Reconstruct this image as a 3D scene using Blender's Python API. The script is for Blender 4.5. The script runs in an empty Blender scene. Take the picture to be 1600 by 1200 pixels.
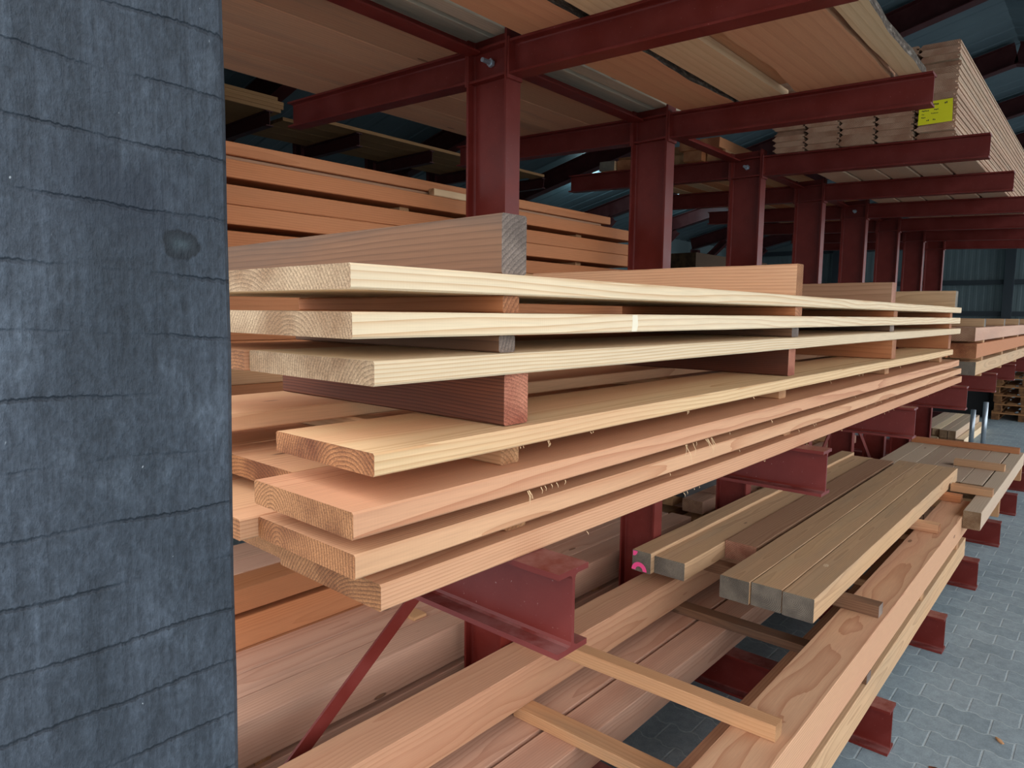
import bpy, bmesh, math, random
from mathutils import Vector, Matrix
random.seed(7)
SC = bpy.context.scene
COL = SC.collection
rnd = random.uniform

# ------------------------------------------------------------------ materials
class NT:
    """small helper around a node tree"""
    def __init__(self, name):
        self.m = bpy.data.materials.new(name); self.m.use_nodes = True
        self.t = self.m.node_tree; self.t.nodes.clear()
        self.out = self.n('ShaderNodeOutputMaterial'); self.b = self.n('ShaderNodeBsdfPrincipled')
        self.l(self.b.outputs[0], self.out.inputs[0])
    def n(self, kind, **kw):
        nd = self.t.nodes.new(kind)
        for k, v in kw.items(): setattr(nd, k, v)
        return nd
    def l(self, a, b): self.t.links.new(a, b)
    def put(self, sock, v):
        if hasattr(v, 'is_linked') or isinstance(v, bpy.types.NodeSocket): self.l(v, sock)
        else: sock.default_value = v
    def math(self, op, a, b=0.0, c=None):
        nd = self.n('ShaderNodeMath', operation=op); self.put(nd.inputs[0], a); self.put(nd.inputs[1], b)
        if c is not None: self.put(nd.inputs[2], c)
        return nd.outputs[0]
    def vmath(self, op, a, b):
        nd = self.n('ShaderNodeVectorMath', operation=op); self.put(nd.inputs[0], a); self.put(nd.inputs[1], b)
        return nd.outputs[0]
    def mix(self, f, a, b, mode='MIX'):
        nd = self.n('ShaderNodeMix', data_type='RGBA', blend_type=mode)
        self.put(nd.inputs[0], f); self.put(nd.inputs[6], a); self.put(nd.inputs[7], b)
        return nd.outputs[2]
    def noise(self, vec, scale=1.0, detail=2.0, rough=.5, dist=0.0):
        nd = self.n('ShaderNodeTexNoise'); self.l(vec, nd.inputs['Vector'])
        nd.inputs['Scale'].default_value = scale; nd.inputs['Detail'].default_value = detail
        nd.inputs['Roughness'].default_value = rough; nd.inputs['Distortion'].default_value = dist
        return nd.outputs[0]
    def ramp(self, fac, *stops):
        nd = self.n('ShaderNodeValToRGB'); self.l(fac, nd.inputs[0]); e = nd.color_ramp.elements
        while len(e) < len(stops): e.new(.5)
        for el, (p, c) in zip(e, stops):
            el.position = p; el.color = c if len(c) == 4 else (*c, 1)
        return nd.outputs[0]
    def smooth(self, v, lo, hi):
        nd = self.n('ShaderNodeMapRange', interpolation_type='SMOOTHSTEP'); self.l(v, nd.inputs[0])
        nd.inputs[1].default_value = lo; nd.inputs[2].default_value = hi
        return nd.outputs[0]
    def bump(self, h, strength, dist):
        nd = self.n('ShaderNodeBump'); self.l(h, nd.inputs['Height'])
        nd.inputs['Strength'].default_value = strength; nd.inputs['Distance'].default_value = dist
        self.l(nd.outputs[0], self.b.inputs['Normal'])

def c4(c): return (*c, 1)

def wood(name, light, dark, alt, end_l, end_d, rings=200, contrast=.75, knots=.5, alt_amt=.6, stain=0.0,
         stain_col=(.2, .2, .2), saw=.35, rough=.72, fibre=.16, end_ring=.6, pith_in=False):
    """sawn timber: growth rings round a pith beside the piece, so faces show grain and ends show rings"""
    N = NT(name)
    tc = N.n('ShaderNodeTexCoord'); oi = N.n('ShaderNodeObjectInfo')
    sp = N.n('ShaderNodeSeparateColor'); N.l(oi.outputs['Color'], sp.inputs[0])
    co = tc.outputs['Object']
    seed = N.math('MULTIPLY', sp.outputs[0], 37.0)
    off = N.n('ShaderNodeCombineXYZ'); N.put(off.inputs[0], seed); N.put(off.inputs[1], seed); N.put(off.inputs[2], seed)
    pith = N.n('ShaderNodeCombineXYZ')
    N.put(pith.inputs[1], N.math('MULTIPLY_ADD', sp.outputs[1], .06 if pith_in else .30, -.03 if pith_in else -.15))
    N.put(pith.inputs[2], N.math('MULTIPLY_ADD', sp.outputs[2], .05 if pith_in else .13, -.025 if pith_in else .012))
    rel = N.vmath('ADD', co, pith.outputs[0])
    sc = N.vmath('MULTIPLY', rel, (.045, 1.0, 1.0))
    sd = N.vmath('ADD', N.vmath('MULTIPLY', co, (.9, 5.0, 5.0)), off.outputs[0])
    nz = N.n('ShaderNodeTexNoise'); N.l(sd, nz.inputs['Vector']); nz.inputs['Scale'].default_value = 1.0; nz.inputs['Detail'].default_value = 2
    wob = N.vmath('MULTIPLY', N.vmath('SUBTRACT', nz.outputs['Color'], (.5, .5, .5)), (0, .035, .035))
    p = N.vmath('ADD', sc, wob)
    # knots: feature points sparsely strewn, rings bend round them
    kv = N.vmath('ADD', N.vmath('MULTIPLY', co, (2.6, 9.0, 9.0)), off.outputs[0])
    vo = N.n('ShaderNodeTexVoronoi'); N.l(kv, vo.inputs['Vector']); vo.inputs['Scale'].default_value = 1.0
    kd = vo.outputs['Distance']
    near = N.math('SUBTRACT', 1.0, N.smooth(kd, 0.06, .5))
    p2 = N.vmath('ADD', p, N.vmath('MULTIPLY', kv, (0, 0, 0)))
    ln = N.n('ShaderNodeVectorMath', operation='LENGTH')
    fl = N.vmath('MULTIPLY', p2, (0, 1, 1)); N.l(fl, ln.inputs[0])
    r = N.math('ADD', ln.outputs['Value'], N.math('MULTIPLY', near, .006 * knots))
    r = N.math('ADD', r, N.math('MULTIPLY', N.noise(N.vmath('MULTIPLY', co, (3, 40, 40)), 1.0, 2), .0035))
    saw_t = N.math('FRACT', N.math('MULTIPLY', r, float(rings)))
    late = N.math('POWER', saw_t, 3.0)
    big = N.noise(N.vmath('MULTIPLY', sd, (.6, 1.3, 1.3)), 1.0, 2)
    altf = N.math('MULTIPLY', N.smooth(big, .42, .66), alt_amt)
    base = N.mix(altf, c4(light), c4(alt))
    face = N.mix(N.math('MULTIPLY', late, contrast), base, N.mix(altf, c4(dark), tuple(.75 * a + .25 * d for a, d in zip(alt, dark)) + (1,)))
    fv = N.noise(N.vmath('MULTIPLY', co, (14, 420, 420)), 1.0, 2)
    face = N.mix(fibre, face, N.ramp(fv, (.3, (.35, .35, .35)), (.7, (1, 1, 1))), 'MULTIPLY')
    if knots > 0:
        kmask = N.math('SUBTRACT', 1.0, N.smooth(kd, .055, .085))
        sel = N.n('ShaderNodeSeparateColor'); N.l(vo.outputs['Color'], sel.inputs[0])
        keep = N.math('LESS_THAN', sel.outputs[0], knots)
        kcol = N.ramp(N.math('MULTIPLY', kd, 11.0), (.0, (.18, .085, .045)), (.45, (.26, .12, .06)), (.75, (.06, .03, .02)), (1, (.16, .08, .04)))
        face = N.mix(N.math('MULTIPLY', N.math('MULTIPLY', kmask, keep), .85), face, kcol)
    if stain > 0:
        st = N.smooth(N.noise(N.vmath('MULTIPLY', sd, (1.1, 1.6, 1.6)), 1.0, 4, .6), .45, .68)
        face = N.mix(N.math('MULTIPLY', st, stain), face, c4(stain_col))
    # sawn ends
    nx = N.n('ShaderNodeSeparateXYZ'); N.l(tc.outputs['Normal'], nx.inputs[0])
    isend = N.math('GREATER_THAN', N.math('ABSOLUTE', nx.outputs[0]), .8)
    en = N.noise(N.vmath('ADD', N.vmath('MULTIPLY', co, (1, 11, 11)), off.outputs[0]), 1.0, 3, .55)
    fine = N.noise(N.vmath('MULTIPLY', co, (300, 380, 520)), 1.0, 2)
    endb = N.mix(N.smooth(en, .34, .70), c4(end_l), c4(end_d))
    endc = N.mix(N.math('MULTIPLY', N.math('POWER', saw_t, 1.7), end_ring), endb, tuple(.42 * a for a in end_d) + (1,))
    endc = N.mix(.5, endc, N.ramp(fine, (.36, (.45, .43, .4)), (.62, (1.12, 1.1, 1.08))), 'MULTIPLY')
    colr = N.mix(isend, face, endc)
    colr = N.mix(1.0, colr, N.ramp(sp.outputs[0], (0, (.86, .84, .82)), (1, (1.06, 1.06, 1.06))), 'MULTIPLY')
    N.l(colr, N.b.inputs['Base Color'])
    N.b.inputs['Roughness'].default_value = rough
    N.b.inputs['Specular IOR Level'].default_value = .25
    sw = N.math('SINE', N.math('MULTIPLY_ADD', N.math('ADD', N.n('ShaderNodeSeparateXYZ').outputs[0], 0), 1.0, 0.0), 0)
    sx = N.n('ShaderNodeSeparateXYZ'); N.l(co, sx.inputs[0])
    sw = N.math('SINE', N.math('MULTIPLY', sx.outputs[0], 1500.0))
    h = N.math('ADD', N.math('MULTIPLY', fv, .6), N.math('MULTIPLY', sw, saw * .16))
    h = N.math('ADD', h, N.math('MULTIPLY', late, .25))
    hh = N.n('ShaderNodeMix', data_type='FLOAT'); N.put(hh.inputs[0], isend); N.put(hh.inputs[2], h); N.put(hh.inputs[3], N.math('MULTIPLY', fine, 2.0))
    N.bump(hh.outputs[0], .35, .0012)
    return N.m

def srgb(r, g, b):
    f = lambda v: (v / 255 / 12.92) if v / 255 <= .04045 else ((v / 255 + .055) / 1.055) ** 2.4
    return (f(r), f(g), f(b))

W = {}
W['cream'] = wood('cream_larch', srgb(240, 216, 180), srgb(210, 164, 118), srgb(242, 220, 188), srgb(198, 168, 134), srgb(150, 114, 82), 210, .85, .25, .5)
W['pink'] = wood('pink_douglas', srgb(216, 161, 124), srgb(176, 110, 76), srgb(216, 170, 130), srgb(184, 128, 84), srgb(126, 74, 40), 230, .7, .25, .55, end_ring=.75)
W['peach'] = wood('peach_douglas', srgb(220, 169, 130), srgb(184, 120, 82), srgb(226, 182, 138), srgb(182, 124, 80), srgb(122, 70, 38), 200, .65, .25, .6, end_ring=.75)
W['honey'] = wood('honey_cream_douglas', srgb(232, 196, 150), srgb(198, 146, 98), srgb(222, 168, 128), srgb(182, 122, 78), srgb(122, 68, 38), 200, .75, .2, .7, end_ring=.75)
W['orange'] = wood('orange_douglas', srgb(198, 130, 86), srgb(160, 92, 54), srgb(190, 130, 90), srgb(190, 130, 90), srgb(140, 80, 50), 150, .5, .2, .6)
W['redbrown'] = wood('red_brown_sticker', srgb(124, 70, 46), srgb(58, 27, 18), srgb(90, 47, 33), srgb(200, 132, 104), srgb(150, 82, 62), 230, .95, .5, .7, .55, srgb(62, 36, 28))
W['oldgrey'] = wood('weathered_sticker', srgb(134, 99, 75), srgb(92, 65, 48), srgb(118, 84, 62), srgb(160, 142, 130), srgb(112, 98, 90), 150, .7, .35, .6, .75, srgb(92, 76, 66))
W['tan'] = wood('tan_beam', srgb(204, 166, 128), srgb(160, 122, 86), srgb(206, 168, 124), srgb(146, 136, 122), srgb(112, 104, 94), 170, .6, .35, .5, .25, srgb(150, 140, 116), end_ring=.85, pith_in=True)
W['beam'] = wood('pale_douglas_beam', srgb(214, 168, 132), srgb(184, 128, 94), srgb(212, 158, 126), srgb(196, 152, 118), srgb(150, 104, 72), 120, .85, .8, .6)
W['rose'] = wood('rose_beam', srgb(218, 174, 148), srgb(174, 118, 92), srgb(194, 146, 122), srgb(186, 146, 118), srgb(140, 98, 74), 120, .5, .7, .6, .3, srgb(160, 134, 118))
W['strip'] = wood('honey_sticker', srgb(210, 162, 118), srgb(174, 120, 78), srgb(202, 150, 108), srgb(206, 160, 116), srgb(160, 110, 72), 160, .6, .5, .6, .35, srgb(140, 120, 100))
W['pack'] = wood('pale_grey_beam', srgb(196, 174, 150), srgb(170, 142, 114), srgb(190, 160, 138), srgb(160, 132, 104), srgb(120, 90, 64), 140, .4, .3, .6)
W['plank'] = wood('smooth_plank', srgb(206, 156, 122), srgb(178, 124, 92), srgb(200, 144, 112), srgb(190, 150, 116), srgb(150, 104, 74), 60, .35, .55, .6, .5, srgb(150, 124, 104), .1)
W['waney'] = wood('waney_slab', srgb(212, 152, 114), srgb(184, 118, 82), srgb(206, 160, 118), srgb(200, 150, 110), srgb(150, 96, 64), 26, .35, .3, .6, 0, (.2, .2, .2), .15)
W['paleslab'] = wood('pale_slab', srgb(222, 190, 150), srgb(192, 150, 110), srgb(214, 160, 120), srgb(200, 160, 120), srgb(150, 110, 76), 40, .5, .45, .5, 0, (.2, .2, .2), .15)
W['greyplank'] = wood('grey_plank', srgb(200, 186, 164), srgb(168, 150, 128), srgb(184, 172, 156), srgb(170, 150, 128), srgb(120, 104, 88), 120, .4, .4, .4, .5, srgb(140, 138, 132))
W['siding'] = wood('siding_board', srgb(202, 164, 138), srgb(168, 126, 100), srgb(206, 176, 146), srgb(206, 164, 136), srgb(176, 128, 102), 170, .4, .1, .5, .35, srgb(176, 162, 140))
W['dusky'] = wood('dusky_plank', srgb(176, 132, 88), srgb(130, 90, 54), srgb(160, 116, 76), srgb(150, 112, 76), srgb(96, 66, 42), 110, .5, .3, .6)
W['pallet'] = wood('pallet_wood', srgb(176, 128, 84), srgb(130, 88, 54), srgb(160, 112, 74), srgb(150, 108, 70), srgb(100, 66, 42), 130, .5, .3, .6)
W['brownbeam'] = wood('brown_beam', srgb(176, 136, 106), srgb(136, 96, 70), srgb(164, 122, 94), srgb(206, 152, 126), srgb(170, 114, 92), 140, .6, .4, .6)
W['darkplank'] = wood('dark_plank', srgb(92, 68, 46), srgb(60, 42, 28), srgb(80, 58, 40), srgb(96, 72, 48), srgb(58, 42, 28), 110, .5, .2, .6)
W['char'] = wood('charcoal_stained', srgb(84, 82, 82), srgb(60, 58, 58), srgb(72, 70, 70), srgb(70, 70, 72), srgb(40, 40, 42), 130, .4, .0, .6)

def steel(name, colr, rough=.42, dust_sheen=.5):
    N = NT(name); tc = N.n('ShaderNodeTexCoord'); co = tc.outputs['Object']
    big = N.noise(co, 6.0, 4, .6); sp = N.noise(co, 240.0, 2, .5)
    c = N.mix(N.smooth(big, .35, .75), c4(colr), c4(tuple(min(1, v * 1.25 + .008) for v in colr)))
    c = N.mix(N.math('MULTIPLY', N.smooth(sp, .72, .78), dust_sheen), c, c4(srgb(180, 150, 145)))
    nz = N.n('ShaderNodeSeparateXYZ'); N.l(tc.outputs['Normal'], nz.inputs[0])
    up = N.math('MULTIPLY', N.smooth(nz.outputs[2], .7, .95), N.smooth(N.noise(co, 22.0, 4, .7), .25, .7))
    c = N.mix(N.math('MULTIPLY', up, dust_sheen * .75), c, c4(srgb(160, 122, 118)))  # upward faces paler: settled dust plus sky sheen put into the colour
    N.l(c, N.b.inputs['Base Color'])
    N.l(N.ramp(big, (.3, (rough - .06,) * 3), (.7, (rough + .12,) * 3)), N.b.inputs['Roughness'])
    N.b.inputs['Specular IOR Level'].default_value = .28
    N.bump(N.noise(co, 260.0, 2), .12, .0008)
    return N.m
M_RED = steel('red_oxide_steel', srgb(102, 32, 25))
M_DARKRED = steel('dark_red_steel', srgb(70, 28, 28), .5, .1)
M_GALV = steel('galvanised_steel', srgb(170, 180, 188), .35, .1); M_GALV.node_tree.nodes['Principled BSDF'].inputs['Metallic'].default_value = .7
M_BARK = None

def plain(name, colr, rough=.7, emit=None, estr=0, metal=0):
    N = NT(name); N.b.inputs['Base Color'].default_value = c4(colr); N.b.inputs['Roughness'].default_value = rough
    N.b.inputs['Metallic'].default_value = metal
    if emit: N.b.inputs['Emission Color'].default_value = c4(emit); N.b.inputs['Emission Strength'].default_value = estr
    return N.m
def bark():
    N = NT('bark'); co = N.n('ShaderNodeTexCoord').outputs['Object']
    f = N.noise(N.vmath('MULTIPLY', co, (30, 90, 90)), 1.0, 5, .7)
    N.l(N.ramp(f, (.35, (.03, .02, .015)), (.55, (.12, .085, .06)), (.72, (.34, .3, .26))), N.b.inputs['Base Color'])
    N.b.inputs['Roughness'].default_value = .95; N.bump(f, .8, .006); return N.m
M_BARK = bark()
M_PINKPAINT = plain('fluorescent_pink_paint', srgb(255, 84, 150), .6)
M_TAG = plain('yellow_paper', srgb(236, 226, 24), .55)
M_INK = plain('black_ink', (.02, .02, .015), .6)
M_FIBRE = plain('torn_wood_fibre', srgb(240, 206, 160), .8)
M_LAMP = plain('lamp_glass', (.8, .95, 1), .3, (.65, .93, 1), 14)
M_HOUSING = plain('lamp_housing', (.05, .06, .06), .5)
M_BLACK = plain('matte_black', (.006, .006, .007), .8)

def post_mat():
    N = NT('black_stained_timber'); tc = N.n('ShaderNodeTexCoord'); co = tc.outputs['Object']
    s = N.n('ShaderNodeSeparateXYZ'); N.l(co, s.inputs[0])        # local: x along the post, y across the face
    fv = N.noise(N.vmath('MULTIPLY', co, (14, 330, 330)), 1.0, 3, .6)
    fuzz = N.noise(N.vmath('MULTIPLY', co, (230, 420, 420)), 1.0, 4, .7)
    fuzz2 = N.noise(N.vmath('MULTIPLY', co, (90, 190, 190)), 1.0, 3, .6)
    big = N.noise(N.vmath('MULTIPLY', co, (7, 20, 20)), 1.0, 4, .6)
    patch = N.noise(N.vmath('MULTIPLY', co, (22, 34, 34)), 1.0, 4, .65)
    c = N.mix(N.smooth(big, .3, .72), c4(srgb(44, 51, 59)), c4(srgb(60, 67, 76)))
    c = N.mix(N.math('MULTIPLY', N.smooth(patch, .52, .72), .4), c, c4(srgb(84, 93, 103)))
    c = N.mix(.35, c, N.ramp(fv, (.34, (.4, .4, .42)), (.64, (1.25, 1.25, 1.25))), 'MULTIPLY')
    c = N.mix(.55, c, N.ramp(fuzz, (.34, (.45, .45, .46)), (.66, (1.5, 1.5, 1.5))), 'MULTIPLY')
    c = N.mix(.40, c, N.ramp(fuzz2, (.32, (.55, .55, .56)), (.68, (1.35, 1.35, 1.35))), 'MULTIPLY')
    # saw kerf lines, broken and a little ragged
    w = N.math('ADD', s.outputs[0], N.math('MULTIPLY', N.math('MULTIPLY', s.outputs[1], s.outputs[1]), .25))
    w = N.math('ADD', w, N.math('MULTIPLY', N.noise(N.vmath('MULTIPLY', co, (8, 16, 1)), 1.0, 1), .008))
    w = N.math('ADD', w, N.math('MULTIPLY', N.noise(N.vmath('MULTIPLY', co, (200, 420, 1)), 1.0, 2), .0022))
    saw = N.math('FRACT', N.math('MULTIPLY', w, 39.0))
    line = N.math('SUBTRACT', 1.0, N.smooth(N.math('ABSOLUTE', N.math('SUBTRACT', saw, .5)), .005, .045))
    brk = N.smooth(N.noise(N.vmath('MULTIPLY', co, (40, 22, 10)), 1.0, 3, .6), .36, .62)
    line = N.math('MULTIPLY', line, brk)
    c = N.mix(N.math('MULTIPLY', line, .55), c, c4(srgb(20, 25, 33)))
    # knot, with the grain swept dark above it
    rel = N.vmath('SUBTRACT', co, (KN[0], KN[1], 0))
    kd = N.n('ShaderNodeVectorMath', operation='LENGTH'); N.l(N.vmath('MULTIPLY', rel, (1.25, .9, 0)), kd.inputs[0])
    kr = N.math('ADD', kd.outputs['Value'], N.math('MULTIPLY', N.noise(N.vmath('MULTIPLY', co, (70, 70, 1)), 1.0, 2), .006))
    km = N.math('SUBTRACT', 1.0, N.smooth(kr, .0098, .0122))
    sd = N.n('ShaderNodeVectorMath', operation='LENGTH'); N.l(N.vmath('MULTIPLY', N.vmath('ADD', rel, (-.018, .018, 0)), (.8, .55, 0)), sd.inputs[0])
    sw = N.math('SUBTRACT', 1.0, N.smooth(N.math('ADD', sd.outputs['Value'], N.math('MULTIPLY', patch, .02)), .012, .034))
    c = N.mix(N.math('MULTIPLY', sw, .5), c, c4(srgb(30, 36, 47)))
    c = N.mix(N.math('MULTIPLY', km, .9), c, N.ramp(N.math('ADD', N.math('MULTIPLY', kr, 76.0), N.math('MULTIPLY_ADD', fuzz2, .9, -.45)), (.15, (.035, .05, .058)), (.5, (.012, .017, .022)), (.8, (.004, .006, .009)), (1, (.05, .065, .085))))
    spk = N.noise(N.vmath('MULTIPLY', co, (260, 330, 1)), 1.0, 1)
    c = N.mix(N.math('MULTIPLY', N.smooth(spk, .79, .83), .8), c, c4(srgb(150, 156, 160)))
    N.l(c, N.b.inputs['Base Color']); N.b.inputs['Roughness'].default_value = .7
    N.b.inputs['Specular IOR Level'].default_value = .35
    h = N.math('ADD', N.math('MULTIPLY', fuzz, .7), N.math('MULTIPLY', fv, .5))
    h = N.math('ADD', h, N.math('MULTIPLY', fuzz2, .7))
    h = N.math('SUBTRACT', h, N.math('MULTIPLY', line, .6))
    N.bump(h, .9, .0018)
    return N.m

def paver_mat():
    N = NT('concrete_pavers'); co = N.n('ShaderNodeTexCoord').outputs['Object']
    s = N.n('ShaderNodeSeparateXYZ'); N.l(co, s.inputs[0])
    # interlocking blocks: long joints run along y and zig-zag in x
    z = N.math('PINGPONG', N.math('ADD', s.outputs[1], .02), .0435)
    z = N.math('MULTIPLY', N.math('SUBTRACT', N.smooth(z, .010, .034), .5), .017)
    v = N.n('ShaderNodeCombineXYZ'); N.put(v.inputs[0], s.outputs[1]); N.put(v.inputs[1], N.math('ADD', s.outputs[0], z))
    br = N.n('ShaderNodeTexBrick'); N.l(v.outputs[0], br.inputs['Vector']); br.offset = .5
    br.inputs['Scale'].default_value = 1.0; br.inputs['Brick Width'].default_value = .173; br.inputs['Row Height'].default_value = .13
    br.inputs['Mortar Size'].default_value = .0042; br.inputs['Mortar Smooth'].default_value = .35; br.inputs['Bias'].default_value = 0
    br.inputs['Color1'].default_value = c4(srgb(134, 149, 156)); br.inputs['Color2'].default_value = c4(srgb(148, 162, 168))
    br.inputs['Mortar'].default_value = c4(srgb(168, 180, 184))
    d = N.noise(co, 3.0, 5, .6); f = N.noise(co, 160.0, 3, .6); g = N.noise(co, 26.0, 4, .65)
    c = N.mix(.55, br.outputs[0], N.ramp(d, (.3, (.72, .73, .74)), (.7, (1.1, 1.1, 1.1))), 'MULTIPLY')
    c = N.mix(.45, c, N.ramp(g, (.35, (.66, .67, .68)), (.62, (1.1, 1.1, 1.1))), 'MULTIPLY')
    c = N.mix(.35, c, N.ramp(f, (.35, (.6, .6, .6)), (.65, (1.15, 1.15, 1.15))), 'MULTIPLY')
    N.l(c, N.b.inputs['Base Color']); N.b.inputs['Roughness'].default_value = .8
    h = N.math('ADD', N.math('MULTIPLY', br.outputs['Fac'], -1.0), N.math('MULTIPLY', f, .25))
    N.bump(h, .6, .004)
    return N.m

def sheet_mat(name, ca, cb, axis=0, pitch=.2):
    N = NT(name); co = N.n('ShaderNodeTexCoord').outputs['Object']
    d = N.noise(co, 1.3, 4, .6)
    N.l(N.mix(N.smooth(d, .3, .7), c4(ca), c4(cb)), N.b.inputs['Base Color']); N.b.inputs['Roughness'].default_value = .55
    return N.m

# ------------------------------------------------------------------ object helpers
def tag(o, label=None, cat=None, group=None, kind=None):
    if label: o['label'] = label
    if cat: o['category'] = cat
    if group: o['group'] = group
    if kind: o['kind'] = kind
    return o
def seedcol(o): o.color = (random.random(), random.random(), random.random(), 1)
def link(name, bm, mats, loc=(0, 0, 0), rot=(0, 0, 0), parent=None, smooth=False):
    me = bpy.data.meshes.new(name); bmesh.ops.recalc_face_normals(bm, faces=bm.faces[:]); bm.to_mesh(me); bm.free()
    for m in (mats if isinstance(mats, (list, tuple)) else [mats]): me.materials.append(m)
    if smooth:
        for p in me.polygons: p.use_smooth = True
    o = bpy.data.objects.new(name, me); COL.objects.link(o)
    o.location = loc; o.rotation_euler = rot; seedcol(o)
    if parent: o.parent = parent
    return o
def empty(name, loc):
    o = bpy.data.objects.new(name, None); COL.objects.link(o); o.location = loc; o.empty_display_size = .1
    return o
def copy_tree(o, parent=None):
    c = o.copy(); COL.objects.link(c)
    if parent: c.parent = parent
    for ch in list(o.children): copy_tree(ch, c)
    seedcol(c)
    return c
def loft(bm, rings, cap=True, mat=0):
    vs = [[bm.verts.new(p) for p in r] for r in rings]
    n = len(vs[0]); fs = []
    for a, b in zip(vs[:-1], vs[1:]):
        for i in range(n):
            fs.append(bm.faces.new((a[i], a[(i + 1) % n], b[(i + 1) % n], b[i])))
    if cap: fs.append(bm.faces.new(vs[0][::-1])); fs.append(bm.faces.new(vs[-1]))
    for f in fs: f.material_index = mat
    return vs
def box(bm, a, b, mat=0):
    (x0, y0, z0), (x1, y1, z1) = a, b
    loft(bm, [[(x, y0, z0), (x, y1, z0), (x, y1, z1), (x, y0, z1)] for x in (x0, x1)], True, mat)
def tube(bm, pts, r, n=10, mat=0):
    rings = []
    pts = [Vector(p) for p in pts]
    for i, p in enumerate(pts):
        d = (pts[min(i + 1, len(pts) - 1)] - pts[max(i - 1, 0)]).normalized()
        u = d.orthogonal().normalized(); v = d.cross(u)
        rr = r[i] if isinstance(r, (list, tuple)) else r
        rings.append([p + u * rr * math.cos(2 * math.pi * k / n) + v * rr * math.sin(2 * math.pi * k / n) for k in range(n)])
    loft(bm, rings, True, mat)

def lumber_bm(L, w, t, ease=.0022, rough=.0005, bow=0.0, nst=None):
    """one sawn piece along local x: eased arrises, slightly wandering saw cut"""
    bm = bmesh.new(); n = nst or max(3, int(L / .12)); rings = []
    hy, hz, e = w / 2, t / 2, min(ease, t * .2, w * .2)
    ph = rnd(0, 6)
    for i in range(n + 1):
        u = i / n; x = -L / 2 + L * u
        dz = bow * math.sin(math.pi * u) + (rnd(-rough, rough) if 0 < i < n else 0); dy = rnd(-rough, rough)
        y0, y1, z0, z1 = -hy + dy, hy + dy, -hz + dz, hz + dz
        rings.append([(x, y0 + e, z0), (x, y1 - e, z0), (x, y1, z0 + e), (x, y1, z1 - e), (x, y1 - e, z1), (x, y0 + e, z1), (x, y0, z1 - e), (x, y0, z0 + e)])
    loft(bm, rings)
    return bm
def piece(name, cat, label, group, mat, x0, x1, y0, y1, z0, z1, yaw=0, roll=0, axis='x', rough=.0005, bow=0.0, ease=.0022, pitch=0):
    cx, cy, cz = (x0 + x1) / 2, (y0 + y1) / 2, (z0 + z1) / 2
    L, w = (x1 - x0, y1 - y0) if axis == 'x' else (y1 - y0, x1 - x0)
    o = link(name, lumber_bm(L, w, z1 - z0, ease, rough, bow), W[mat], (cx, cy, cz), (roll, pitch, yaw if axis == 'x' else math.pi / 2 + yaw))
    return tag(o, label, cat, group)

ORD = ['first', 'second', 'third', 'fourth', 'fifth', 'sixth', 'seventh', 'eighth', 'ninth', 'tenth', 'eleventh', 'twelfth', 'thirteenth', 'fourteenth', 'fifteenth', 'sixteenth']

def i_section(h, b, tw, tf, r=.006):
    """I profile, a across the flanges, b along the web; with root fillets"""
    q = []
    hw, hb, hh = tw / 2, b / 2, h / 2
    pts = [(hb, -hh), (hb, -hh + tf), (hw + r, -hh + tf), (hw + r * .3, -hh + tf + r * .3), (hw, -hh + tf + r), (hw, hh - tf - r), (hw + r * .3, hh - tf - r * .3), (hw + r, hh - tf), (hb, hh - tf), (hb, hh)]
    return pts + [(-a, c) for a, c in reversed(pts)]
def i_beam(name, L, h, b, tw, tf, orient, loc, mat, parent, tilt=0.0):
    """orient 'y': runs along +y from loc, web upright; 'z': column along +z, flanges facing -y and +y; 'x': along +x"""
    sec = i_section(h, b, tw, tf); bm = bmesh.new()
    f = {'y': lambda a, c, u: (a, u, c + tilt * u), 'z': lambda a, c, u: (a, c, u), 'x': lambda a, c, u: (u, a, c)}[orient]
    loft(bm, [[f(a, c, u) for a, c in sec] for u in (0, L)])
    bmesh.ops.bevel(bm, geom=[e for e in bm.edges if len(e.link_faces) == 2 and e.calc_face_angle(0) > 1.2], offset=.0008, segments=1, affect='EDGES')
    return link(name, bm, mat, Vector(loc) - (parent.location if parent else Vector()), parent=parent)
def part_box(name, a, b, mat, parent, rot=None):
    c = (Vector(a) + Vector(b)) / 2; h = (Vector(b) - Vector(a)) / 2
    bm = bmesh.new(); box(bm, -h, h)
    bmesh.ops.bevel(bm, geom=bm.edges[:], offset=min(.0012, min(h) * .5), segments=1, affect='EDGES')
    off = parent.matrix_world.translation if False else WL(parent)
    return link(name, bm, mat, c - off, rot or (0, 0, 0), parent)
def WL(o):
    v = Vector()
    while o: v = v + Vector(o.location); o = o.parent
    return v

# ------------------------------------------------------------------ camera
f_px = 1066.69
CAM_H = 1.617
R = Matrix(((.6632, .0705, -.7451), (-.7484, .0773, -.6588), (.0112, .9945, .1041)))
ex = Vector(R[0]).normalized(); ey = Vector(R[1]); ey = (ey - ex * ey.dot(ex)).normalized(); ez = ex.cross(ey)
R = Matrix((ex, ey, ez))
cam = bpy.data.cameras.new('camera'); co_ = bpy.data.objects.new('camera', cam); COL.objects.link(co_)
cam.sensor_width = 36; cam.lens = f_px / 1600 * 36; cam.clip_start = .02; cam.clip_end = 200
co_.matrix_world = Matrix.Translation((0, 0, CAM_H)) @ R.to_4x4()
SC.camera = co_

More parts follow.
